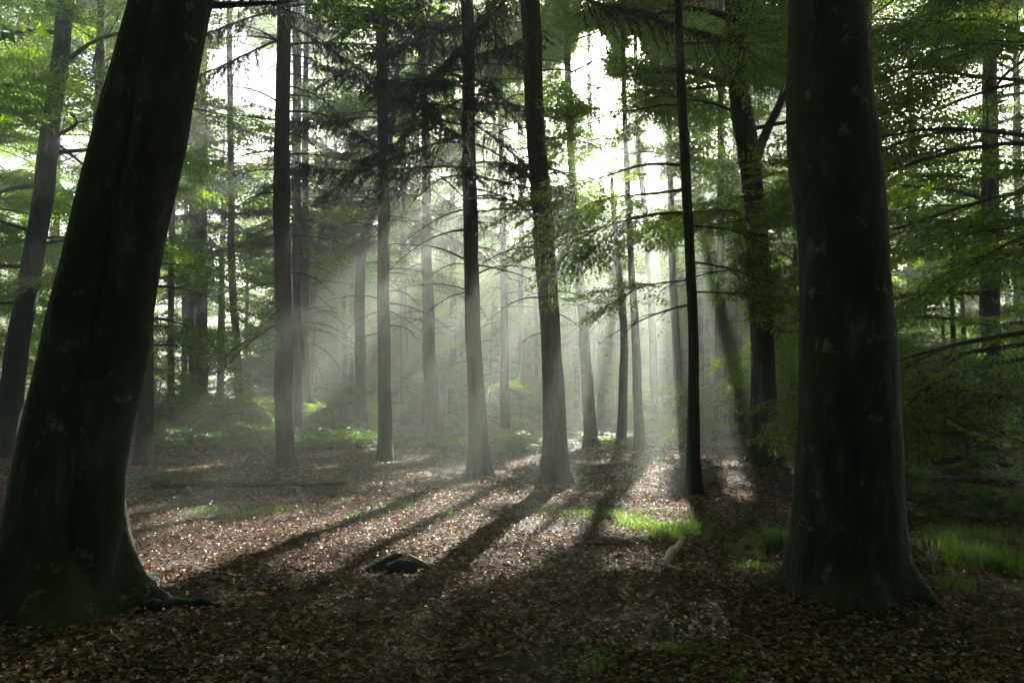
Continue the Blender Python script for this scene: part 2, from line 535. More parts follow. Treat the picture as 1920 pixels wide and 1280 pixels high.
# ------------------------------------------------------------------ beech sprays (flat leafy twigs)
def make_spray(length, nside, leaf, gap, r, droop=.12):
    pos, dr, nr, sz = [], [], [], []
    tw = []
    n = 7
    t = np.linspace(0, 1, n)
    spine = np.c_[t * length, .06 * length * np.sin(t * 3 + r.uniform(0, 6)), -droop * length * t ** 2]
    tw.append((spine, np.linspace(.007, .002, n)))
    sp = lambda f: np.array([np.interp(f, t, spine[:, k]) for k in range(3)])
    for i in range(nside):
        f = .10 + .9 * (i + r.uniform(.2, .8)) / nside
        p = sp(f); side = 1 if i % 2 else -1
        ang = side * r.uniform(.65, 1.05)
        L = length * (.50 - .34 * f) * r.uniform(.75, 1.2)
        d = np.array([cos(ang), sin(ang), r.uniform(-.22, .12)]); d /= np.linalg.norm(d)
        m = max(2, int(L / gap))
        e = p + d * L
        tw.append((np.array([p, (p + e) / 2 + [0, 0, .02 * L], e]), np.array([.0035, .003, .0015])))
        for k in range(m + 1):
            q = p + d * L * (k + .4) / (m + .4)
            sd = 1 if k % 2 else -1
            a2 = ang + (sd * r.uniform(.5, 1.0) if k < m else 0)
            dd = np.array([cos(a2), sin(a2), r.uniform(-.45, .1)])
            pos.append(q); dr.append(dd)
            nr.append([r.normal(0, .28), r.normal(0, .28), 1])
            sz.append(leaf * r.uniform(.7, 1.15))
    return dict(pos=np.array(pos), dir=np.array(dr), nor=np.array(nr), sz=np.array(sz), tw=tw)

r0 = np.random.default_rng(3)
FINE = [make_spray(1.15, 20, .078, .055, r0) for _ in range(6)]
MID = [make_spray(1.5, 16, .115, .085, r0) for _ in range(6)]
COARSE = [make_spray(2.1, 15, .20, .15, r0) for _ in range(6)]

def frame(d, up, roll=0):
    d = unit(d); y = unit(np.cross(up, d)); z = np.cross(d, y)
    y2 = y * cos(roll) + z * sin(roll); z2 = -y * sin(roll) + z * cos(roll)
    return np.stack([d, y2, z2], 1)      # columns

def crown_mesh(sprays, base, mats, cull, twigs, r, lscale=1.0, name="crown"):
    """sprays: (proto, origin, 3x3, scale) -> one mesh of leaves (slot 0) and twigs (slot 1)"""
    P, D, N, S = [], [], [], []
    mb = MB()
    for (pr, o, R, s) in sprays:
        P.append((pr["pos"] * s) @ R.T + o); D.append(pr["dir"] @ R.T); N.append(pr["nor"] @ R.T)
        S.append(pr["sz"] * (.5 + .5 * s) * lscale)
        if twigs:
            if cull and not keep_mask(((pr["tw"][0][0][3] * s) @ R.T + o)[None], r)[0]:
                continue
            for (line, rad) in pr["tw"][: (1 if twigs == 1 else 99)]:
                v, q = tube((line * s) @ R.T + o - base, rad * 1.3, 3)
                mb.add(v, q, m=1)
    if not P:
        return None
    P = np.concatenate(P); D = np.concatenate(D); N = np.concatenate(N); S = np.concatenate(S)
    if cull:
        k = keep_mask(P, r, cull == 'band')
        if cull is True: S = S * (1 + .38 * np.clip((P[:, 1] - 28) / 24, 0, 1))
        P, D, N, S = P[k], D[k], N[k], S[k]
    k = P[:, 2] > .05
    P, D, N, S = P[k], D[k], N[k], S[k]
    v, q = leaves(P - base, D, N, S)
    mb.add(v, q, m=0)
    return mb.mesh(name, mats, smooth=False)

def limb_geo(start, az, elev, length, r_start, r, droop=.25, nb=6, spray=FINE, sprays=None, sc=1.0, per=3, wob=.13, bare=.25, roll=.25):
    """one limb with its side branches -> tube mesh builder; fills the list of sprays"""
    n = 9
    t = np.linspace(0, 1, n)
    hd = np.array([cos(az), sin(az), 0.]); sd = np.array([-sin(az), cos(az), 0.])
    w1, w2 = r.uniform(-1, 1, 2)
    P = start + hd * (length * t * cos(elev))[:, None] + np.array([0, 0, 1.]) * (length * (t * sin(elev) - droop * t ** 2.2))[:, None] \
        + sd * (length * wob * (w1 * np.sin(t * 3.3) + .5 * w2 * np.sin(t * 7)))[:, None]
    Rr = r_start * (1 - t) ** .8 + .006
    mb = MB(); mb.add(*tube(P, Rr, 7))
    ip = lambda f: np.array([np.interp(f, t, P[:, k]) for k in range(3)])
    up = np.array([0, 0, 1.])
    for i in range(nb):
        f = bare + (1 - bare) * (i + r.uniform(.1, .9)) / nb
        p = ip(f); tang = unit(ip(min(f + .05, 1)) - ip(f - .05))
        side = 1 if i % 2 else -1
        a = side * r.uniform(.5, 1.1)
        d = unit(np.array([tang[0] * cos(a) - tang[1] * sin(a), tang[0] * sin(a) + tang[1] * cos(a), tang[2] + r.uniform(-.1, .25)]))
        L = length * r.uniform(.22, .42) * (1.15 - .6 * f)
        L = max(L, .5)
        tt = np.linspace(0, 1, 5)
        Q = p + d * (L * tt)[:, None] - up * (L * .18 * tt ** 2)[:, None] + sd * (L * .06 * np.sin(tt * 4 + w1))[:, None]
        rb = max(.35 * np.interp(f, t, Rr), .006)
        mb.add(*tube(Q, rb * (1 - tt) + .004, 5))
        for k in range(per):
            g = (k + 1) / per
            q = np.array([np.interp(g, tt, Q[:, c]) for c in range(3)])
            dd = d.copy(); aa = r.uniform(-.9, .9) * (0.3 if g == 1 else 1)
            dd = np.array([dd[0] * cos(aa) - dd[1] * sin(aa), dd[0] * sin(aa) + dd[1] * cos(aa), dd[2] - .1 + r.normal(0, .15)])
            sprays.append((spray[r.integers(len(spray))], q, frame(dd, up, r.normal(0, roll)), sc * r.uniform(.75, 1.15)))
    tang = unit(P[-1] - P[-2])
    for k in range(2):
        sprays.append((spray[r.integers(len(spray))], P[-1 - k], frame(tang + r.normal(0, .2, 3), up, r.normal(0, roll)), sc))
    return mb

LM = [M_leaf, M_twig]
def beech(label, tr, group=None, z0=5, z1=None, nlimb=14, spread=4.5, spray=COARSE, cull=True, nb=6, per=2, sc=1.0, twigs=0,
          seed=1, azr=None, bark=M_beech, seg=20, flare=.45, extra=(), second=None, lscale=1.0, low_len=.6, elev=(.1, .9), name="beech_tree", far=False, **kw):
    r = np.random.default_rng(seed)
    b = tr.P[0].copy(); g = gz(b[0], b[1]); base = np.array([tr.c(g)[0], tr.c(g)[1], g])
    root = empty(name, base, label, "tree", group)
    link("trunk", trunk_mesh(tr, bark, base, seg=seg, flare=flare, seed=seed, second=second, **kw), root)
    sprays = []; fm = MB()
    z1 = z1 or tr.z[-1]
    specs = []
    for i in range(nlimb):
        f = (i + r.uniform(0, .9)) / nlimb
        z = z0 + (z1 - .3 - z0) * f
        az = i * 2.4 + r.uniform(-.5, .5) if azr is None else r.uniform(*azr)
        prof = (low_len + (1 - low_len) * sin(pi * min(f * 1.5, 1) * .5)) * (1 - .75 * max(f - .45, 0) / .55)
        specs.append((z, az, elev[0] + (elev[1] - elev[0]) * f + r.normal(0, .12), spread * prof * r.uniform(.8, 1.15), None))
    if cull is True and base[1] > 22 and not far:  # extra high limbs added to keep sun off the foreground
        za = max((base[1] - 7.0) * .5 + .8, z0 + 2)
        for i in range(int(max(0, min(9, (z1 - za) * 1.2)))):
            specs.append((za + (z1 - .4 - za) * r.random(), r.uniform(0, 2 * pi), r.uniform(.1, .6), spread * r.uniform(.5, .85), None))
    for e in extra:
        specs.append(e)
    for (z, az, el, L, opt) in specs:
        c = tr.c(z); rt = tr.r(z)
        if cull is True:
            q = c + np.array([cos(az) * cos(el), sin(az) * cos(el), sin(el) * .7]) * L * np.array([[.25], [.5], [.8]])
            if keep_mask(q, r).sum() < 1:
                continue
        o = dict(droop=.22, nb=nb, per=per, spray=spray)
        if opt: o.update(opt)
        mb = limb_geo(c + np.array([cos(az), sin(az), 0]) * rt * .6, az, el, L, o.pop("r", max(min(.26 * rt, (.012 if spray is FINE else .019) * L), .009)), r, sprays=sprays, sc=sc, **o)
        # into the tree's own space
        mb.V = [v - base for v in mb.V]
        if far:
            fm.V += mb.V; fm.Q += [q + fm.n for q in mb.Q]; fm.QM += mb.QM; fm.n += mb.n
        else:
            link("limb", mb.mesh("limb", bark), root)
    if far:
        tm = root.children[0].data; n0 = len(tm.vertices)
        co = np.zeros(n0 * 3, np.float32); tm.vertices.foreach_get("co", co)
        vi = np.zeros(len(tm.loops), np.int32); tm.loops.foreach_get("vertex_index", vi)
        fm.add(co.reshape(-1, 3), vi.reshape(-1, 4))
        root.children[0].data = fm.mesh("trunk", bark)
    me = crown_mesh(sprays, base, LM, cull, twigs, r, lscale)
    if me is not None:
        link("crown", me, root)
    return root

# ------------------------------------------------------------------ spruce pieces
def make_dead(r, L=1.0):
    mb = MB()
    n = 9; t = np.linspace(0, 1, n)
    k = r.uniform(.15, .5); up = r.uniform(-.1, .3)
    P = np.c_[t, .05 * np.sin(t * 4 + r.uniform(0, 6)), up * t - k * t ** 2]
    mb.add(*tube(P * L, (.012 * (1 - t) ** .9 + .0022), 5))
    for i in range(r.integers(5, 11)):
        f = r.uniform(.2, .97)
        p = np.array([np.interp(f, t, P[:, c]) for c in range(3)])
        a = r.choice([-1, 1]) * r.uniform(.4, 1.0); l = r.uniform(.12, .42) * (1.2 - f)
        tt = np.linspace(0, 1, 5)
        Q = p + np.c_[cos(a) * tt * l, sin(a) * tt * l, -(r.uniform(.05, .6)) * l * tt ** 1.5]
        mb.add(*tube(Q * L, .0042 * (1 - tt) + .0013, 4))
    return mb.mesh("dead_branch", M_twig)

def make_bough(r):
    mb = MB()
    n = 9; t = np.linspace(0, 1, n); L = 2.6
    sag = r.uniform(.22, .42)
    P = np.c_[t * L, .08 * np.sin(t * 3 + r.uniform(0, 6)), L * (-sag * t ** 1.3 + .12 * t ** 4)]
    mb.add(*tube(P, .02 * (1 - t) + .004, 5), m=1)
    pos, dr = [], []
    nt_ = 58
    for i in range(nt_):
        f = .18 + .82 * (i + r.random()) / nt_
        p = np.array([np.interp(f, t, P[:, c]) for c in range(3)])
        a = (1 if i % 2 else -1) * r.uniform(.6, 1.2)
        l = (.62 - .32 * f) * r.uniform(.5, 1.2)
        m = 6; tt = np.linspace(0, 1, m)
        hang = r.uniform(.5, 1.1)
        Q = p + np.c_[cos(a) * tt * l * .75, sin(a) * tt * l * .75, -hang * l * tt ** 1.4]
        mb.add(*tube(Q, .0032 * (1 - tt) + .0015, 3), m=1)
        k = max(6, int(l / .009))
        u = r.uniform(.05, 1, k)
        q = np.stack([np.interp(u, tt, Q[:, c]) for c in range(3)], 1)
        tg = unit(Q[-1] - Q[0])
        rd = r.normal(0, 1, (k, 3)); rd[:, 2] -= .25
        pos.append(q); dr.append(unit(tg * .9 + unit(rd) * .8))
    pos = np.concatenate(pos); dr = np.concatenate(dr)
    l = r.uniform(.05, .10, len(pos))[:, None]
    sd = unit(np.cross(dr, r.normal(0, 1, dr.shape))) * .0085
    V = np.stack([pos - sd, pos + sd, pos + dr * l], 1).reshape(-1, 3)
    mb.add(V, T=np.arange(len(V)).reshape(-1, 3), m=0)
    return mb.mesh("bough", [M_needle, M_twig], smooth=False)

DEAD = [make_dead(np.random.default_rng(100 + i)) for i in range(10)]
BOUGH = [make_bough(np.random.default_rng(200 + i)) for i in range(7)]

def spruce(label, tr, group=None, dead=(2.0, 8.0, 36), live=(8.0, 20.0, 46), seed=1, seg=22, flare=.5, blen=1.0, dlen=1.5, extra_dead=(), name="spruce_tree", azbias=None, **kw):
    r = np.random.default_rng(seed)
    b = tr.P[0]; g = gz(b[0], b[1]); base = np.array([tr.c(g)[0], tr.c(g)[1], g])
    root = empty(name, base, label, "tree", group)
    link("trunk", trunk_mesh(tr, M_spruce, base, seg=seg, flare=flare, seed=seed, rough=.06, lowrough=.02, **kw), root)
    def put(nm, me, z, az, tilt, s, roll=0):
        c = tr.c(z); p = c + np.array([cos(az), sin(az), 0]) * tr.r(z) * .8
        o = link(nm, me, root, p - base)
        o.rotation_euler = (roll, -tilt, az); o.scale = (s, s, s)
    za, zb, n = dead
    for i in range(n):
        z = za + (zb - za) * (i + r.random()) / max(n, 1)
        az = r.uniform(0, 2 * pi)
        put("dead_branch", DEAD[r.integers(len(DEAD))], z, az, r.uniform(-.35, .3), dlen * r.uniform(.45, 1.3))
    for (z, az, tilt, s, k) in extra_dead:
        put("dead_branch", DEAD[k], z, az, tilt, s)
    lv = live if isinstance(live, list) else [live]
    low = min(q[0] for q in lv); top = max(q[1] for q in lv)
    for i, z in enumerate([q[0] + (q[1] - q[0]) * (k + r.random()) / q[2] for q in lv for k in range(q[2])]):
        f = (z - low) / (top - low)
        az = i * 2.4 + r.uniform(-.4, .4)
        s = blen * (1.05 - .75 * f) * r.uniform(.75, 1.15)
        mid = tr.c(z) + np.array([cos(az), sin(az), -.2]) * 1.3 * s
        tip = tr.c(z) + np.array([cos(az), sin(az), -.27]) * 2.5 * s
        if not keep_mask(np.array([mid, tip, (mid + tip) / 2 - np.array([0, 0, .3])]), r, True).all():
            continue
        put("bough", BOUGH[r.integers(len(BOUGH))], z, az, r.uniform(-.05, .3), s, r.normal(0, .15))
    return root

# ================================================================== the trees that can be told apart
# --- the great leaning beech at the left, two stems grown together
Y = 6.3
tr = trunk_from_rows([(-12, 255, 1130), (30, 222, 900), (85, 250, 640), (122, 268, 480), (160, 296, 300), (212, 314, 120), (243, 318, 0)], Y, 17)
sec_rows = [(1130, 235), (900, 247), (640, 292), (480, 318), (300, 350), (120, 387), (0, 415)]
_sz, _sx = [], []
for (yy, xr) in sec_rows:
    p = at(xr - 47, yy, Y); _sz.append(p[2]); _sx.append(p[0])
_sz = np.array(_sz); _sx = np.array(_sx)
_slope = (_sx[-1] - _sx[-2]) / (_sz[-1] - _sz[-2])
def second_left(zs):
    x = np.interp(zs, _sz, _sx) + np.maximum(zs - _sz[-1], 0) * _slope * .6
    ox = x - np.interp(zs, tr.z, tr.P[:, 0])
    return ox, -.17 - 0 * ox, np.full(len(zs), 47 * Y / F) * np.clip((17 - zs) / 8, .2, 1)
big_left = beech("huge dark leaning beech with two fused stems at the left front", tr, z0=8, nlimb=9, spread=5.5, spray=COARSE, cull=False, nb=6, per=2,
      seed=11, seg=72, flare=.36, fh=.15, lobes=5, rough=.035, second=second_left, step=.06, grow=1.03, lowrough=.025,
      extra=[(4.75, .35, .2, 1.1, dict(nb=2, per=1, droop=-.05, spray=FINE, r=.035))])
# --- the great upright beech at the right
tr = trunk_from_rows([(1487, 1692, 1060), (1493, 1684, 900), (1503, 1672, 640), (1492, 1655, 420), (1480, 1638, 220), (1475, 1616, 0)], 6.45, 18)
big_right = beech("huge black upright beech with spreading mossy root at the right front", tr, z0=8.0, nlimb=9, spread=5.6, spray=COARSE, cull=False, nb=6, per=2,
      seed=12, seg=72, flare=.26, fh=.13, lobes=4, rough=.04, step=.06, grow=1.03, lowrough=.025)
# --- leaning beech at the left edge
tr = trunk_from_rows([(-12, 32, 838), (5, 46, 700), (22, 60, 600), (57, 93, 390), (88, 122, 200), (109, 137, 0)], 22, 20)
beech("dark slender leaning beech at the far left edge", tr, z0=5.0, nlimb=13, spread=4.6, spray=MID, cull=False, nb=7, per=3, seed=13, seg=28, twigs=1,
      extra=[(11.9, 2.9, .05, 3.2, dict(r=.06)), (7.5, 2.8, .1, 3.5, None), (5.2, 3.3, .0, 3.0, None), (4.2, 3.5, 0, 2.6, None)])
tr = trunk_from_rows([(150, 180, 830), (160, 186, 560)], 25, 19)
beech("leafy beech whose lit boughs fill the gap left of the great leaning beech", tr, z0=3.2, nlimb=20, spread=4.6, spray=MID, cull=False, nb=7, per=3, seed=16, seg=16, twigs=1, low_len=.8)
tr = trunk_from_rows([(-190, -150, 820), (-180, -146, 560)], 28, 20)
beech("beech boughs hanging in over the upper left corner", tr, z0=4.5, nlimb=15, spread=5.4, spray=MID, cull=False, nb=7, per=3, seed=17, seg=14, twigs=1, low_len=.85, azr=(-1.2, 1.2), z1=13)
# --- dark trunk half hidden behind the great left beech
tr = trunk_from_rows([(254, 284, 852), (262, 288, 700), (262, 286, 450)], 20, 17)
beech("dark trunk half hidden behind the great leaning beech, low leafy twigs", tr, z0=8, nlimb=6, spread=3, spray=MID, cull=True, seed=14, seg=20,
      extra=[(5.0, .15, .05, 1.7, dict(nb=3, per=2, droop=.15)), (4.4, .0, .0, 1.6, dict(nb=3, per=2)), (3.6, .2, -.1, 1.4, dict(nb=3, per=2)), (2.9, -.1, .1, 1.3, dict(nb=3, per=1))])

# --- spruces, front row
tr = trunk_from_rows([(517, 551, 860), (517, 549, 640), (514, 545, 430), (519, 544, 0)], 18.6, 22)
spruce("dark straight spruce left of centre, fallen log at its foot", tr, dead=(3.0, 10.5, 46), live=(10, 21.5, 66), seed=21, blen=1.25)
tr = trunk_from_rows([(547, 566, 806), (546, 565, 480), (549, 564, 40)], 31, 23)
spruce("grey spruce close behind the dark left spruce", tr, dead=(3, 9.5, 40), live=(8.0, 22.5, 62), seed=22, blen=1.2, dlen=2.0)
tr = trunk_from_rows([(566, 583, 800), (565, 580, 480), (567, 579, 200)], 35, 22)
spruce("slim grey spruce, rightmost of the cluster left of centre", tr, dead=(3, 9, 36), live=(8.0, 21.5, 60), seed=23, blen=1.2, dlen=2.0)
tr = trunk_from_rows([(710, 736, 850), (709, 733, 640), (707, 730, 480), (703, 724, 0)], 20.5, 23)
spruce("straight spruce in mist between the left cluster and the centre", tr, dead=(3.2, 10, 44), live=(7.4, 22.5, 48), seed=24, blen=1.0)
tr = trunk_from_rows([(800, 828, 800), (794, 816, 600), (788, 808, 480), (790, 806, 300), (783, 797, 100)], 30, 24)
spruce("pale misty spruce with kinked trunk, second left of the centre trunk", tr, dead=(4, 9, 34), live=(7.5, 23.5, 90), seed=25, blen=1.4, dlen=1.9)
tr = trunk_from_rows([(878, 914, 850), (873, 902, 640), (868, 896, 480), (865, 890, 200), (862, 886, 0)], 16.9, 23)
spruce("spruce with flared foot crossed by sunbeams, left of the leaning centre trunk", tr, dead=(3.6, 9.5, 44), live=[(5.8, 8.0, 14), (8.0, 22.5, 66)], seed=26, blen=1.2, flare=.55)
tr = trunk_from_rows([(1019, 1064, 850), (1012, 1050, 640), (1002, 1040, 480), (985, 1021, 200), (975, 1013, 0)], 14.3, 24)
spruce("thick centre spruce leaning left, long dead branches on its right side", tr, dead=(2.6, 8.6, 22), live=(9.0, 23.5, 80), seed=27, blen=1.35, flare=.6, dlen=1.0,
       extra_dead=[(6.3, -.15, -.05, 1.35, 0), (5.75, .1, -.25, 1.55, 1), (5.45, -.2, -.25, 1.5, 3), (5.1, .2, -.2, 1.3, 2), (4.8, -.1, .25, .7, 4),
                   (4.55, .1, -.35, 1.2, 5), (6.9, .1, .05, 1.2, 6), (3.5, -.2, -.1, .9, 7), (3.4, .2, -.15, .9, 8), (5.6, 3.0, -.2, 1.5, 0), (5.0, 3.3, -.1, 1.6, 2),
                   (4.3, 2.9, -.2, 1.2, 5)])

# --- slim beech and bent beech at the right of the clearing
tr = trunk_from_rows([(1287, 1313, 915), (1290, 1309, 640), (1284, 1303, 480), (1270, 1288, 200), (1265, 1279, 0)], 12.9, 15)
beech("slim straight beech at the right of the clearing, leafy twigs on both sides", tr, z0=6.5, nlimb=7, spread=1.8, spray=FINE, cull='band', nb=6, per=2, seed=31, azr=(-.3, 3.5), seg=20, twigs=1, elev=(.05, .5),
      extra=[(5.0, 3.0, .05, 1.9, None), (4.6, 3.35, -.05, 1.8, None), (5.4, 2.8, .1, 2.0, None), (3.5, 3.1, 0, 1.0, dict(nb=4)), (3.1, 2.7, -.1, 1.2, dict(nb=5)), (6.4, 2.9, .2, 1.2, dict(nb=3)),
             (4.4, .3, .05, 1.2, None), (3.8, .2, .0, 1.1, dict(nb=3)), (3.3, .0, .1, 1.0, dict(nb=3))])
tr = trunk_from_rows([(1410, 1466, 870), (1410, 1460, 800), (1407, 1450, 640), (1397, 1440, 480), (1394, 1432, 400), (1385, 1425, 300), (1375, 1417, 230), (1366, 1400, 140), (1357, 1394, 0)], 15.8, 19)
beech("bent dark beech with forking boughs beside the great right beech", tr, z0=5.5, nlimb=12, spread=2.8, spray=FINE, cull='band', nb=7, per=3, seed=32, azr=(-.3, 3.5), seg=28, twigs=1, flare=.35,
      extra=[(7.0 + .95 * q_, q_ * 2.4, .35, 3.4, dict(nb=6, per=3, spray=MID)) for q_ in range(8)] + [(6.3, .2, 1.05, 4.2, dict(r=.11, droop=-.15, nb=6)), (7.9, 3.0, .35, 2.4, dict(r=.06)), (9.3, 3.1, .2, 2.2, dict(r=.06)), (4.9, .2, .5, 1.6, dict(r=.06)),
             (3.6, .1, .1, 1.5, None), (2.9, .3, .1, 1.3, dict(nb=4)), (5.2, 3.3, .15, 1.8, None), (4.1, 3.0, .05, 1.7, None)])
# --- right background
tr = trunk_from_rows([(1838, 1876, 790), (1838, 1872, 640), (1840, 1872, 480), (1842, 1868, 150)], 19, 19)
beech("thick beech behind a curtain of leaves near the right edge", tr, z0=3.0, nlimb=22, spread=4.6, spray=MID, cull=False, nb=7, per=3, seed=33, seg=24, twigs=1, low_len=.8)
tr = trunk_from_rows([(2060, 2110, 960), (2060, 2100, 600)], 12.5, 17)
beech("low sweeping beech boughs hanging in from the right edge", tr, z0=3.4, nlimb=14, spread=4.6, spray=FINE, cull=False, nb=8, per=3, seed=34, seg=20, twigs=1, extra=[(2.7, 3.0, -.02, 4.3, None), (2.3, 3.4, -.02, 4.0, None), (2.5, 2.7, 0, 4.2, None), (1.9, 3.15, .02, 3.8, None), (1.6, 2.85, .05, 3.2, None), (1.7, 3.5, .05, 3.0, None)], azr=(2.3, 4.2), z1=10, low_len=.9, elev=(.0, .35))
tr = trunk_from_rows([(1600, 1630, 840), (1606, 1634, 500)], 17, 18)
beech("leafy beech hidden behind the great right trunk", tr, z0=3.0, nlimb=13, spread=3.6, spray=FINE, cull=False, nb=7, per=3, seed=35, seg=18, twigs=1, low_len=.8, elev=(0, .5), z1=12)
tr = trunk_from_rows([(1480, 1494, 815), (1484, 1497, 740), (1478, 1490, 690), (1484, 1494, 600)], 24, 14)
beech("thin crooked beech seen between the bent beech and the great right trunk", tr, z0=3.5, nlimb=10, spread=2.8, spray=MID, cull=True, nb=6, per=2, seed=36, seg=12)

# --- thin trees behind the clearing (each with its own place in the row)
def thin(label, rows, Y, H, seed, kind="beech", **kw):
    t = trunk_from_rows(rows, Y, H)
    if kind == "beech":
        a = dict(z0=7.0, nlimb=14, spread=4.0, spray=COARSE, cull=True, nb=6, per=2, seg=14); a.update(kw)
        return beech(label, t, seed=seed, **a)
    a = dict(dead=(2.5, 9.5, 30), live=(8.5, H - .4, 54), seg=14, blen=1.15, dlen=2.0); a.update(kw)
    return spruce(label, t, seed=seed, **a)
thin("thick brown spruce trunk right beside the great leaning beech", [(364, 391, 783), (366, 389, 640), (366, 388, 300), (371, 388, 130)], 40, 24, 41, "spruce", live=(11, 23.5, 50))
thin("thin dark spruce trunk touching the left side of the thick brown one", [(352, 365, 780), (353, 365, 500), (356, 366, 250)], 43, 22, 42, "spruce", live=(10, 21.5, 50))
thin("thin dark trunk, leftmost seen past the great leaning beech", [(314, 329, 795), (315, 327, 640), (318, 329, 400)], 36, 20, 43, "spruce", live=(11, 19.5, 40))
thin("pale far trunk between two thin dark trunks at left", [(340, 352, 772), (341, 352, 560)], 52, 20, 44, "spruce", live=(11, 19.5, 30))
thin("slender dark spruce leaning slightly, left of the dark straight spruce", [(440, 456, 785), (436, 450, 640), (428, 441, 480), (424, 434, 0)], 38, 26, 45, "spruce", live=(7.5, 25, 44), dead=(3, 10, 50))
thin("curved grey beech leaning right behind the misty spruces", [(668, 690, 800), (664, 684, 640), (666, 684, 520), (676, 694, 440), (694, 712, 385)], 33, 17, 46, z0=6.5)
thin("crooked pale beech just right of the left spruce cluster", [(580, 592, 790), (582, 594, 560), (598, 608, 430)], 44, 17, 47, z0=6)
thin("misty thin trunk between the two centre spruces", [(938, 956, 805), (938, 953, 640), (936, 949, 480)], 31, 22, 48, "spruce", live=(9, 21.5, 62), blen=1.25)
thin("dark trunk in the sunbeams just right of the centre spruce", [(1096, 1120, 812), (1087, 1107, 640), (1075, 1091, 480), (1062, 1076, 250), (1057, 1070, 60)], 27, 22, 49, z0=10, z1=19, nlimb=18, spread=3.8, spray=MID, cull='band', per=3)
thin("pale slim trunk standing in front of the bright gap", [(1100, 1116, 790), (1102, 1114, 500), (1100, 1110, 100)], 46, 26.5, 50, z0=15, spread=3.5)
thin("dark forked trunk in mist, right of the bright gap", [(1156, 1175, 835), (1162, 1177, 640), (1152, 1164, 480), (1146, 1155, 390)], 25, 8.6, 51, z0=6.0, nlimb=3, spread=1.2)
thin("straight misty beech below the right side of the bright gap", [(1190, 1210, 848), (1185, 1201, 640), (1177, 1189, 480), (1166, 1176, 200), (1164, 1173, 0)], 23.5, 21, 52, z0=8.6, z1=17, nlimb=17, spread=3.4, spray=MID, cull='band', per=3)
thin("wavy thin beech close right of the straight misty one", [(1222, 1236, 800), (1214, 1228, 560), (1204, 1216, 400), (1190, 1199, 240), (1188, 1196, 40)], 34, 25, 53, z0=8)
thin("hazy trunk left of the slim straight beech", [(1262, 1280, 800), (1260, 1276, 640), (1253, 1266, 450), (1250, 1260, 250)], 36, 25, 54, z0=7)
thin("dim trunk in the mist between slim beech and bent beech", [(1338, 1362, 812), (1340, 1360, 640), (1344, 1358, 440)], 29, 25, 55, z0=6)
thin("dim far trunk left of the bent beech", [(1378, 1394, 800), (1376, 1390, 560)], 34, 25, 56, z0=6)
thin("faint far beech trunk between misty spruces", [(752, 768, 785), (750, 764, 560)], 45, 23, 58, z0=8)
thin("faint far beech right of the misty kinked spruce", [(842, 856, 785), (842, 855, 560)], 48, 24, 59, z0=8)
thin("far beech behind the straight spruce in mist", [(720, 735, 770), (722, 735, 560)], 55, 25, 60, z0=8, nlimb=16, spread=4.8)
thin("far tall beech right of the bright gap", [(1308, 1320, 778), (1308, 1318, 520)], 48, 26, 61, z0=7, nlimb=18, spread=5)
thin("far tall beech behind the bent beech", [(1450, 1468, 778), (1452, 1466, 520)], 46, 26, 62, z0=6, nlimb=18, spread=5)
thin("far tall beech behind the great right trunk", [(1560, 1580, 780), (1562, 1578, 520)], 43, 25, 63, z0=5, nlimb=18, spread=5)
thin("far broad beech behind the leaf curtain at right", [(1700, 1722, 780), (1702, 1720, 520)], 38, 23, 64, z0=4, nlimb=15, spread=5)
thin("far broad beech at the right edge", [(1900, 1924, 790), (1902, 1920, 520)], 33, 22, 65, z0=3.5, nlimb=15, spread=5)
thin("far tall beech left of the slender dark spruce", [(408, 420, 770), (410, 421, 560)], 58, 22, 66, z0=11, nlimb=12)
thin("far beech seen left of the great leaning beech", [(96, 112, 790), (98, 112, 560)], 40, 22, 67, z0=5, nlimb=16, spread=5)
thin("far beech at the extreme left edge behind the leaning one", [(-40, -16, 800), (-38, -16, 560)], 32, 21, 68, z0=3.5, nlimb=16, spread=5)
thin("far beech hidden behind the great leaning beech", [(200, 216, 790), (202, 216, 560)], 36, 21, 69, z0=6, nlimb=18, spread=4.6)
thin("far tall spruce behind the left cluster", [(620, 634, 768), (621, 633, 480)], 58, 26, 70, "spruce", live=(8, 25.5, 60))
thin("far tall spruce behind the centre spruces", [(920, 934, 768), (921, 932, 480)], 56, 26, 71, "spruce", live=(9, 25.5, 60))
thin("far beech with pale crown in the middle of the mist", [(1020, 1036, 768), (1021, 1034, 480)], 60, 27, 72, z0=9, nlimb=16, spread=4.8)
thin("faint thin beech left of the leaning centre spruce", [(974, 984, 790), (972, 982, 560)], 42, 25, 57, z0=7)
thin("far beech behind the kinked spruce, crown in light", [(790, 804, 766), (791, 803, 480)], 62, 27, 74, z0=9, nlimb=18, spread=5)
thin("far beech behind the dim trunks at right centre", [(1398, 1412, 766), (1399, 1411, 480)], 60, 27, 75, z0=8, nlimb=18, spread=5)

for i, (px_, Y_) in enumerate([(660, 50), (880, 52), (1080, 54), (1180, 64), (1290, 66), (1360, 54), (1500, 56), (1640, 50), (560, 50), (980, 66)]):  # added far beeches whose crowns block sun and shape the beams
    thin(["left of the misty spruces", "behind the sunbeam spruce", "behind the trunk in the sunbeams", "behind the bright gap", "right behind the slim beech",
          "behind the dim trunks", "behind the bent beech's right", "behind the great right trunk's right side", "behind the left spruce cluster", "behind the centre spruce"][i]
         .join(["hazy tall beech far ", ", crown in the canopy"]), [(px_ - 4, px_ + 4, 770), (px_ - 3.8, px_ + 3.8, 520)], Y_, 27.5, 80 + i, z0=9, nlimb=15, spread=5.2)

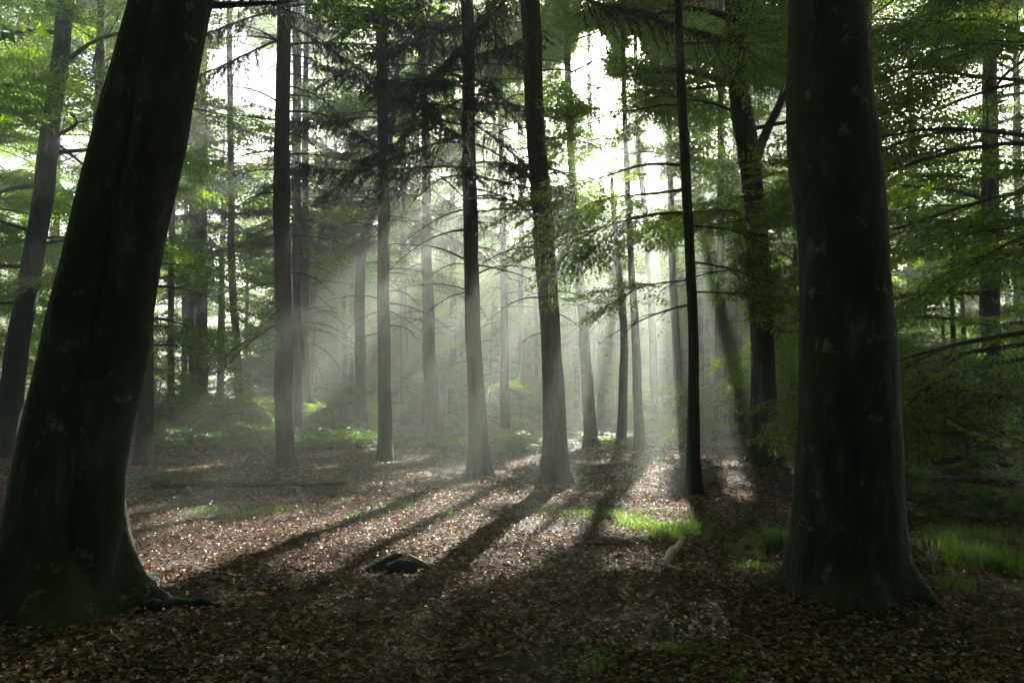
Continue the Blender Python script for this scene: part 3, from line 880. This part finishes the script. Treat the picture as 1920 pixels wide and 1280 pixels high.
# ================================================================== far trees that nothing tells apart
def far_proto(kind, seed):
    r = np.random.default_rng(seed)
    t = Trunk([(0, 0, -.2), (r.uniform(-.2, .2), 0, 5), (r.uniform(-.4, .4), 0, 10), (r.uniform(-.5, .5), 0, 16.5)], [.2, .17, .13, .03])
    if kind == "beech":
        return beech("", t, z0={301: 5.8, 302: 2.6, 303: 4.2}[seed], nlimb=14, spread=3.6, spray=COARSE, cull=False, nb=6, per=2, seed=seed, seg=10, step=.3, far=True)
    return spruce("", t, dead=(2, 8, 8), live=(6.5, 16.2, 26), blen=1.35, seed=seed, seg=10, step=.3, dlen=1.8, flare=.4)
_hold_keep = keep_mask
keep_mask = lambda P, r=None, band=False: np.ones(len(P), bool)
protos = [far_proto("beech", 301), far_proto("beech", 302), far_proto("beech", 303), far_proto("spruce", 304), far_proto("spruce", 305)]
keep_mask = _hold_keep
FAR_B = "thin hazy beech among the crowded far trees of the wood"
FAR_S = "thin hazy spruce among the crowded far trees of the wood"
spots = []
r = np.random.default_rng(5)
tries = 0
while len(spots) < 235 and tries < 12000:
    tries += 1
    n_ = len(spots)
    y = 50 + (62 if n_ < 105 else 110 if n_ < 150 else 66) * r.random() ** .9
    x = r.uniform(-.72, .72) * y if n_ < 150 else r.uniform(-.36, .40) * y
    if -.46 < x / y < -.30 and r.random() < .75:
        continue
    if all((x - a) ** 2 + (y - b) ** 2 > 2.6 ** 2 for a, b in spots):
        spots.append((x, y))
for i, (x, y) in enumerate(spots):
    k = i % 5
    s = r.uniform(.85, 1.15)
    if y < 85 and abs(x - .184 * (y - 25) + 3) < 10:
        s *= .74
    if i >= 150:
        s *= .62 if i % 2 else .95
        if i % 2: k = 1 + i % 3 // 2
    if k < 3:
        lab, grp = FAR_B, "far beeches of the wood"
    else:
        lab, grp = FAR_S, "far spruces of the wood"
    loc = (x, y, gz(x, y)); rz = r.uniform(0, 6.28)
    if i < 5:
        o = protos[k]; o.location = loc; o.rotation_euler = (0, 0, rz); o["label"] = lab; o["group"] = grp
    else:
        copy_thing(protos[k], loc, rz, s, lab, grp)
rb_ = np.random.default_rng(55)
# the wood goes on around the viewer: unseen trees added for shade
def shade_crown(root, proto, off, s, rz):  # second crown out of view, added overhead to block sun and sky
    ch = [c for c in proto.children if c.name.startswith("crown")][0]
    o = link("crown", ch.data, root, off); o.scale = (s, s, s * .8); o.rotation_euler = (0, 0, rz)
shade_crown(big_left, protos[0], (1.2, .2, 7.8), 1.75, .4)
shade_crown(big_right, protos[1], (-.3, .2, 7.8), 1.75, 2.0)
behind = [(-16, 14), (-13, 8), (-14.5, 10), (-20, 18), (14.5, 11), (20, 18), (-19, 11), (19, 11), (-5, -5), (1.5, -7), (7, -4), (-10, 0), (11, 3), (-13, 5), (14, 5)]
for a_ in range(40):
    q = rb_.uniform(pi * .95, pi * 2.05); d_ = rb_.uniform(10, 34)
    behind.append((d_ * cos(q), d_ * sin(q)))
for a_ in range(56):
    q = rb_.uniform(pi * .80, pi * 2.20); d_ = rb_.uniform(15, 48)
    behind.append((d_ * cos(q), d_ * sin(q)))
for i, (x, y) in enumerate(behind):
    near = y > -2 and abs(x) < 21
    low = i >= 53 and i % 2
    copy_thing(protos[0 if near else 1 if low else i % 3], (x, y, gz(x, y)), i * 1.3, rb_.uniform(.55, .8) if low and not near else rb_.uniform(1.2, 1.5), "beech added out of view around the viewer for shade", "beeches around the viewer", "young_beech" if low else None)

rm_ = np.random.default_rng(91)
for i, (x, y) in enumerate([(11, 20), (13.6, 24), (9.6, 25), (15.2, 28), (12, 31.5), (10.4, 22.3)]):
    copy_thing(protos[1], (x, y, gz(x, y)), 1.1 * i, .42 + .04 * (i % 3), "dark bushy young beech in the gloom behind the great right beech", "young beeches in the right gloom", "young_beech")
for i in range(30):
    y = rm_.uniform(46, 63); x = y * (rm_.uniform(-.27, .02) if i < 21 else rm_.uniform(.22, .36))
    copy_thing(protos[i % 5], ((rm_.uniform(-.32, .36)) * (66 + 1.6 * i), 66 + 1.6 * i, gz(0, 66 + 1.6 * i)), rm_.uniform(0, 6.28), rm_.uniform(1.0, 1.25),
               [FAR_B, FAR_S][i % 5 > 2], ["far beeches of the wood", "far spruces of the wood"][i % 5 > 2])
    copy_thing(protos[i % 3], ((rm_.uniform(-.32, .36)) * (68 + 1.5 * i), 68 + 1.5 * i, gz(0, 68)), rm_.uniform(0, 6.28), rm_.uniform(.9, 1.15), FAR_B, "far beeches of the wood")
    copy_thing(protos[1 if i % 3 else 2], (x, y, gz(x, y)), rm_.uniform(0, 6.28), rm_.uniform(.42, .68), "bushy young beech filling the hazy background between the trunks", "bushy young beeches far back", "young_beech")
# ================================================================== saplings and understorey
def sapling_proto(seed, h=2.6, spray=MID, nl=9, spread=1.3):
    r = np.random.default_rng(seed)
    root = empty("beech_sapling", (0, 0, 0), "", "sapling")
    t = Trunk([(0, 0, -.05), (.05, .03, h * .5), (r.uniform(-.2, .2), .1, h)], [.03, .02, .006])
    link("stem", MB().add(*tube(t.P, t.R, 6)).mesh("stem", M_beech), root)
    sp = []
    for i in range(nl):
        z = .35 + (h - .4) * (i + r.random()) / nl
        az = r.uniform(0, 6.28)
        mb = limb_geo(t.c(z), az, r.uniform(.0, .5), spread * (1.1 - .6 * z / h), .012, r, nb=3, per=2, spray=spray, sprays=sp, sc=.75, droop=.2)
        link("limb", mb.mesh("limb", M_twig), root)
    link("crown", crown_mesh(sp, np.zeros(3), LM, False, 1, r), root)
    return root
sp_protos = [sapling_proto(400 + i, h=hh, nl=n, spread=s) for i, (hh, n, s) in enumerate([(1.5, 7, .9), (2.4, 9, 1.2), (3.4, 12, 1.6), (4.5, 14, 1.9)])]
placed = [False] * 4
def sapling(x, y, k, s, label, group=None):
    rz = r.uniform(0, 6.28); loc = (x, y, gz(x, y))
    if not placed[k]:
        placed[k] = True; o = sp_protos[k]; o.location = loc; o.rotation_euler = (0, 0, rz); o.scale = (s, s, s); o["label"] = label
        if group: o["group"] = group
        return o
    o = copy_thing(sp_protos[k], loc, rz, s, label, group)
    if not group and "group" in o: del o["group"]
    return o
for (px, py, k, s, lab) in [
        (300, 822, 0, 1.0, "sunlit leafy beech sapling right of the great leaning beech's base"),
        (500, 812, 1, .8, "bushy sapling just left of the dark straight spruce"),
        (608, 806, 1, 1.0, "sapling with bright leaves right of the left spruce cluster"),
        (655, 803, 2, .8, "taller sapling left of the straight misty spruce"),
        (770, 800, 2, .9, "sapling with glinting leaves between two misty spruces"),
        (855, 806, 2, .9, "sapling with bright leaf tips left of the sunbeam spruce"),
        (945, 815, 1, 1.0, "sapling in the gap between the two centre spruces"),
        (1240, 815, 1, .9, "dim sapling in mist left of the slim beech"),
        (1345, 835, 1, 1.0, "dim sapling between slim beech and bent beech"),
        (1485, 840, 1, 1.0, "backlit sapling between bent beech and great right trunk"),
        (1720, 835, 1, .8, "dark leafy sapling right of the great right beech"),
        (1800, 835, 1, .9, "dark broad sapling under the right leaf curtain"),
        (1900, 840, 1, .9, "dark sapling at the right edge above the log pile"),
        (1690, 842, 2, .9, "dark sapling close behind the great right beech's right edge"),
        (1770, 838, 2, 1.0, "tall dark sapling in the gloom left of the thick right-edge beech"),
        (1880, 846, 2, .9, "tall dark sapling in the gloom right of the thick right-edge beech")]:
    g = gp(px, py); sapling(g[0], g[1], k, s, lab)
for i in range(12):
    g = gp(290 + 18.5 * i + r.uniform(-6, 6), r.uniform(800, 822)); sapling(g[0], g[1], 0, r.uniform(.8, 1.15), "low leafy beech shoot in the fern bank left of the dark straight spruce", "shoots in the left fern bank")
for i in range(7):
    g = gp(560 + 20 * i + r.uniform(-6, 6), r.uniform(800, 820)); sapling(g[0], g[1], 0, r.uniform(.8, 1.1), "low leafy beech shoot in the ferns right of the dark straight spruce", "shoots right of the left spruce")
UND = "leafy young beech in the hazy undergrowth behind the clearing"
for i in range(80):
    y = 31 + (34 if i < 46 else 75) * r.random(); x = r.uniform(-.68, .68) * y
    if y < 46 and -13 < x < 8:
        y += 26
    sapling(x, y, [1, 2, 3, 3][i % 4], r.uniform(.8, 1.3), UND, "young beeches in the undergrowth")

# ================================================================== ferns
def frond_mesh(seed, L=.85):
    r = np.random.default_rng(seed)
    n = 17; t = np.linspace(0, 1, n)
    P = np.c_[L * t * .92, 0 * t, L * (.75 * t - .78 * t ** 2.1)]
    mb = MB(); mb.add(*tube(P, .005 * (1 - t) + .0015, 3))
    pos, dr, nr, sz = [], [], [], []
    tg = unit(np.gradient(P, axis=0))
    for i in range(2, n):
        w = .36 * L * sin(pi * (t[i] * .86 + .14)) ** .8 * (1.05 - .6 * t[i])
        for sd in (-1, 1):
            for q in range(2):
                d = unit(tg[i] * .45 + np.array([0, sd, 0]) + np.array([0, 0, -.25 - .2 * r.random()]))
                f = .48 * q
                pos.append(P[i] + d * w * f + tg[i] * .01); dr.append(d + r.normal(0, .06, 3))
                nr.append(np.cross(tg[i], [0, 1, 0]) * -1 + r.normal(0, .2, 3)); sz.append(w * .56 * r.uniform(.85, 1.1))
    v, q = leaves(np.array(pos), np.array(dr), np.array(nr), np.array(sz), width=.34, fold=.03)
    mb.add(v, q)
    return mb.mesh("frond", M_fern, smooth=False)
FROND = [frond_mesh(500 + i) for i in range(5)]
def fern(x, y, s, label, group=None, nf=8):
    root = empty("bracken_fern", (x, y, gz(x, y)), label, "fern", group)
    for i in range(nf):
        o = link("frond", FROND[r.integers(5)], root)
        k = s * r.uniform(.7, 1.2)
        o.scale = (k, k, k); o.rotation_euler = (r.normal(0, .15), r.uniform(-.55, .1), i * 6.283 / nf + r.uniform(-.3, .3))
    return root
def fern_clump(n, x0, x1, y0, y1, label, group, s=1.0):
    for i in range(n):
        g = gp(r.uniform(x0, x1), r.uniform(y0, y1))
        fern(g[0], g[1], s * r.uniform(.75, 1.2), label, group, nf=7)
fern_clump(36, 285, 510, 806, 844, "bracken fern in the wide green bank left of the dark straight spruce", "ferns of the left bank", 1.6)
fern_clump(22, 556, 695, 808, 846, "bracken fern in the clump right of the dark straight spruce", "ferns right of the left spruce", 1.5)
fern_clump(9, 740, 860, 812, 838, "misty fern between the straight misty spruce and the sunbeam spruce", "ferns of the misty gap", 1.3)
fern_clump(12, 925, 1008, 820, 856, "bracken fern in the clump between the two centre spruces", "ferns between the centre spruces", 1.3)
fern_clump(16, 1075, 1200, 818, 846, "fern in the low green row right of the centre spruce", "ferns right of the centre spruce", 1.05)
fern_clump(10, 1215, 1400, 822, 848, "dim fern in the mist around the slim beech's far side", "ferns behind the slim beech", .7)
fern_clump(8, 40, 95, 815, 850, "fern by the foot of the slender leaning beech at left edge", "ferns at the left edge", .9)
fern_clump(4, 265, 345, 890, 915, "dark low fern right behind the great leaning beech's base", "ferns by the great left beech", .55)
fern_clump(16, 1690, 1920, 870, 1000, "dark fern in the gloom right of the great right beech", "ferns at the right", .95)
FARF = "far bracken fern in the hazy undergrowth"
for i in range(40):
    y = 29 + 26 * r.random(); x = r.uniform(-.66, .66) * y
    fern(x, y, r.uniform(1.0, 1.5), FARF, "far ferns", nf=6)

# ================================================================== fallen wood
def stick(name, label, pts, rad, mat, cat="branch", px=True, group=None, lift=.0, side=(), seg=8):
    P = []
    for p in pts:
        g = gp(p[0], p[1]); h = p[2] if len(p) > 2 else 0
        P.append([g[0], g[1], gz(g[0], g[1]) + h])
    P = np.array(P); n = max(8, len(P) * 4)
    Q = smooth_path(P, n); t = np.linspace(0, 1, n)
    Q[:, 2] += rad * .8 + lift
    rr = np.random.default_rng(int(pts[0][0] * 7 + pts[0][1]))
    Q += rr.normal(0, rad * .16, Q.shape)
    base = Q[0].copy(); base[2] = gz(base[0], base[1])
    R = rad * (1 - .55 * t) * rr.uniform(.85, 1.15, n)
    mb = MB(); v, q = tube(Q - base, R, seg); mb.add(v, q)
    for e in (0, n - 1):
        ring = v[e * seg:(e + 1) * seg]; mb.add(np.vstack([ring, ring.mean(0)]), T=[(i, (i + 1) % seg, seg) for i in range(seg)])
    o = link(name, mb.mesh(name, mat), None, base)
    tag(o, label, cat, group)
    for (f, ang, ln, el) in side:
        i = int(f * (n - 1)); d = unit(Q[min(i + 1, n - 1)] - Q[i - 1])
        d2 = np.array([d[0] * cos(ang) - d[1] * sin(ang), d[0] * sin(ang) + d[1] * cos(ang), el])
        tt = np.linspace(0, 1, 5)
        L = Q[i] - base + d2 * (ln * tt)[:, None] + np.c_[0 * tt, 0 * tt, -.2 * ln * tt ** 2]
        link("twig", MB().add(*tube(L, rad * .5 * (1 - tt) + .003, 5)).mesh("twig", mat), o)
    return o
stick("fallen_log", "long thin fallen log lying across the shade behind the left sunlit patch", [(284, 922), (400, 920), (520, 917), (650, 914)], .055, M_twig, "log", side=[(.55, .5, .8, .25)])
stick("fallen_branch", "pale bent stick lying in the foreground leaves below the mound", [(612, 1180), (650, 1162), (720, 1148), (805, 1135)], .013, M_wood)
stick("broken_branch", "thick pale broken branch on the leaves at centre right", [(1240, 1064), (1256, 1052, .04), (1276, 1036, .09), (1284, 1028, .1)], .045, M_wood)
stick("broken_branch", "short pale branch stub pointing right below the thick broken branch", [(1238, 1064), (1258, 1068), (1280, 1076)], .035, M_wood)
stick("fallen_branch", "dark curved branch just below the lit grass at centre right", [(1080, 1030), (1130, 1025), (1170, 1027), (1210, 1040)], .018, M_twig)
stick("fallen_branch", "thin twig in the leaves near the orange leaf", [(425, 1085), (445, 1100), (480, 1102), (545, 1100)], .012, M_twig)
stick("fallen_branch", "short pale stick in the dark leaves at lower centre right", [(935, 1218), (960, 1208), (982, 1196)], .012, M_wood)
stick("fallen_branch", "short bare stick near the left foreground root", [(518, 1168), (530, 1180), (548, 1192)], .016, M_wood)
stick("fallen_branch", "dark stick beside the short bare stick near the left root", [(540, 1155), (560, 1167), (585, 1178)], .014, M_twig)
stick("fallen_branch", "faint dark twig in the leaves below the mound's right side", [(740, 1118), (800, 1124), (870, 1116)], .010, M_twig)
stick("fallen_branch", "short pale stick on the dark leaves left of the lower right grass", [(1040, 1165), (1085, 1150), (1120, 1155)], .010, M_wood)
stick("dead_bough", "dead branch arching out of the left fern bank", [(318, 812, .25), (345, 835, .45), (372, 862, .2), (390, 872, .02)], .03, M_twig, side=[(.35, .9, 1.1, .9), (.55, -.9, .9, .5), (.7, 1.1, .6, .3)])
rt_ = stick("root", "mossy surface root running right from the great leaning beech", [(275, 1140, .0), (320, 1140), (370, 1136), (410, 1142)], .045, M_beech, "root")
del rt_["category"]
rt_.location = rt_.location - big_left.location; rt_.parent = big_left
for i, (a, b_, c_, d_, rr_) in enumerate([(1700, 905, 1880, 885, .10), (1720, 888, 1900, 900, .11), (1760, 915, 1915, 910, .09), (1690, 880, 1830, 872, .09)]):
    stick("log", ["front long log", "thick middle log", "lowest right log", "hindmost short log"][i] + " of the dark wood pile at right", [(a, b_), ((a + c_) / 2, (b_ + d_) / 2, .02), (c_, d_)], rr_, M_moss, "log", lift=[.0, .16, .0, .1][i])
rs = np.random.default_rng(77)
for i in range(46):
    y = 4.3 + 9 * rs.random() ** 1.3; x = rs.uniform(-.62, .5) * y
    L = rs.uniform(.12, .5); a = rs.uniform(0, pi)
    t = np.linspace(-.5, .5, 6)
    Q = np.c_[x + t * L * cos(a), y + t * L * sin(a), 0 * t] ; Q[:, :2] += rs.normal(0, .012, (6, 2))
    Q[:, 2] = ground_h(Q[:, 0], Q[:, 1]) + .03 + rs.normal(0, .006, 6)
    base = Q[0].copy()
    o = link("loose_twig", MB().add(*tube(Q - base, rs.uniform(.003, .008), 5)).mesh("loose_twig", M_wood if i % 3 == 0 else M_twig), None, base)
    tag(o, "small loose twig lying in the leaf litter of the foreground", "twig", "twigs in the leaf litter")

# --- the low dark stump in the middle of the clearing
g = gp(752, 1066)
a = np.arange(28) * 2 * pi / 28; hs = np.linspace(0, 1, 9)
A, Hh = np.meshgrid(a, hs)
R = (.24 * np.sqrt(np.clip(1 - Hh ** 2, 0, 1)) + .04 * (1 - Hh)) * (1 + .35 * (vnoise(np.cos(A) * 2 + 5, np.sin(A) * 2 + Hh * 2, 5) - .5)) 
Vs = np.stack([R * np.cos(A) * 1.15, R * np.sin(A) * .85, Hh * .15 * (1 + .5 * (vnoise(np.cos(A) * 1.5, np.sin(A) * 1.5, 9) - .5)) - .03], -1).reshape(-1, 3)
o = link("stump", MB().add(Vs, ring_quads(9, 28)).mesh("stump", M_moss), None, (g[0], g[1], gz(*g)))
tag(o, "low dark rotten stump in the middle of the clearing", "stump")
t = np.linspace(0, 1, 6)
link("root", MB().add(*tube(np.c_[.08 + .30 * t, -.12 - .10 * t, .13 - .13 * t ** 1.3], .022 - .012 * t, 6)).mesh("root", M_wood), o)

# ================================================================== leaf litter
def litter(n, ymin, ymax, smin, smax, power, seed):
    rr = np.random.default_rng(seed)
    y = ymin + (ymax - ymin) * rr.random(n) ** power
    x = rr.uniform(-.70, .70, n) * (y + 1.2)
    dens = .65 * vnoise(x * .9, y * .9, 61) + .35 * vnoise(x * 3.1, y * 3.1, 62)
    k = rr.random(n) < np.clip((dens - .2) / .2, .3, 1)
    x, y = x[k], y[k]; n = len(x)
    z = ground_h(x, y)
    pos = np.c_[x, y, z + rr.uniform(.004, .035, n) + .03 * (vnoise(x * 1.7, y * 1.7, 63) > .6) * rr.random(n)]
    a = rr.uniform(0, 2 * pi, n)
    d = np.c_[np.cos(a), np.sin(a), rr.normal(0, .22, n)]
    nn = np.c_[rr.normal(0, .38, n), rr.normal(0, .38, n), np.ones(n)]
    s = smin + (smax - smin) * rr.random(n) ** 1.6 * 1.25
    return leaves(pos, d, nn, s, width=.6, fold=.10, r=rr)
mb = MB()
mb.add(*litter(100000, 3.4, 13, .028, .064, 1.25, 1))
mb.add(*litter(38000, 12, 24, .055, .10, 1.0, 2))
mb.add(*litter(14000, 22, 42, .10, .17, 1.0, 3))
o = link("leaf_litter", mb.mesh("leaf_litter", M_litter, smooth=False)); o["kind"] = "stuff"
tag(o, "brown fallen beech leaves covering the forest floor", "leaf litter")

def single_leaf(px, py, mat, size, label, rot=.4):
    g = gp(px, py); loc = (g[0], g[1], gz(*g) + .045)
    n = 9; t = np.linspace(0, 1, n)
    w = .34 * np.sin(pi * t ** .8) * size
    V = []
    for i in range(n):
        x = (t[i] - .5) * size; c = .25 * size * (t[i] - .5) ** 2
        V += [(x, -w[i], c + .25 * w[i]), (x, 0, c), (x, w[i], c + .25 * w[i])]
    Q = []
    for i in range(n - 1):
        for j in (0, 1):
            Q.append((i * 3 + j, i * 3 + j + 1, i * 3 + j + 4, i * 3 + j + 3))
    o = link("fallen_leaf", MB().add(V, Q).mesh("fallen_leaf", mat), None, loc)
    o.rotation_euler = (.35, .2, rot)
    tag(o, label, "leaf")
single_leaf(490, 1118, M_orange, .085, "bright orange fallen leaf in the left foreground")
single_leaf(690, 1127, M_red, .07, "small red fallen leaf in the centre foreground", 1.2)
single_leaf(785, 1044, M_red, .07, "red fallen leaf at the right side of the stump", 2.2)

# ================================================================== grass
def grass(spots, seed):
    rr = np.random.default_rng(seed)
    Vs, Ts, Qs = [], [], []
    mb = MB()
    for (px, py, rpx, rY, n, h) in spots:
        g = gp(px, py)
        x = g[0] + rr.normal(0, 1, n) * rpx * g[1] / F * .6
        y = g[1] + rr.normal(0, 1, n) * rY * .6
        keep = (vnoise(x * 2.6, y * 2.6, 41) * .6 + vnoise(x * 7, y * 7, 42) * .4 > .47)
        x, y = x[keep], y[keep]; n2 = len(x)
        z = ground_h(x, y)
        a = rr.uniform(0, 2 * pi, n2); H = h * rr.uniform(.4, 1.2, n2); bend = rr.uniform(.2, .9, n2)
        d = np.c_[np.cos(a), np.sin(a), 0 * a]; s = np.c_[-np.sin(a), np.cos(a), 0 * a] * rr.uniform(.0016, .0032, n2)[:, None]
        p0 = np.c_[x, y, z]; up = np.array([0, 0, 1.])
        p1 = p0 + up * (H * .6)[:, None] + d * (H * bend * .25)[:, None]
        p2 = p0 + up * (H * (1 - .35 * bend))[:, None] + d * (H * bend * .8)[:, None]
        V = np.stack([p0 - s, p0 + s, p1 + s * .8, p1 - s * .8, p2], 1).reshape(-1, 3)
        i = np.arange(n2) * 5
        mb.add(V, np.stack([i, i + 1, i + 2, i + 3], 1), np.stack([i + 3, i + 2, i + 4], 1))
    return mb.mesh("grass", M_grass, smooth=False)
G = [(450, 962, 90, .35, 900, .09), (400, 958, 40, .2, 200, .14), (510, 958, 35, .2, 250, .13), (665, 972, 40, .2, 350, .12), (740, 950, 25, .25, 300, .12),
     (832, 978, 12, .1, 80, .2), (1050, 975, 60, .3, 900, .08), (1130, 980, 60, .35, 1800, .11), (1200, 975, 80, .4, 2200, .11), (1260, 990, 70, .4, 2600, .13),
     (1240, 1005, 60, .2, 1200, .10), (1370, 1015, 60, .35, 1600, .12), (1430, 1035, 40, .3, 1200, .16), (1460, 1020, 35, .3, 1500, .26), (1425, 1065, 45, .15, 600, .10),
     (1500, 1062, 45, .10, 700, .26), (1570, 1110, 50, .10, 900, .26), (1640, 1130, 45, .10, 700, .24), (1240, 1240, 100, .25, 2600, .10), (1330, 1265, 90, .2, 2000, .10), (1180, 1268, 60, .15, 900, .09),
     (1720, 990, 60, .5, 2200, .16), (1790, 1020, 80, .5, 2500, .18), (1860, 1060, 70, .4, 1600, .2), (1760, 1100, 90, .3, 1500, .14), (1740, 905, 60, .8, 1500, .2), (300, 930, 60, .4, 400, .1)]
o = link("grass", grass(G, 9)); o["kind"] = "stuff"
tag(o, "patches of short green grass on the clearing floor", "grass")
# low mossy herbs on the right bank
# ================================================================== haze
mb = MB()
x0, x1, y0, y1, z0, z1 = -400, 400, -140, 440, -2.0, 29.5
V = [(x0, y0, z0), (x1, y0, z0), (x1, y1, z0), (x0, y1, z0), (x0, y0, z1), (x1, y0, z1), (x1, y1, z1), (x0, y1, z1)]
hm, nt, out = new_mat("haze")
pv = nt.nodes.new("ShaderNodeVolumePrincipled")
pv.inputs["Color"].default_value = (.84, .96, .88, 1)
pv.inputs["Density"].default_value = .0078
pv.inputs["Anisotropy"].default_value = .66
nt.links.new(pv.outputs[0], out.inputs["Volume"])
o = link("haze", MB().add(V, [(0, 3, 2, 1), (4, 5, 6, 7), (0, 1, 5, 4), (1, 2, 6, 5), (2, 3, 7, 6), (3, 0, 4, 7)]).mesh("haze", hm, smooth=False))
o["kind"] = "stuff"; tag(o, "morning mist hanging between the trees", "haze")
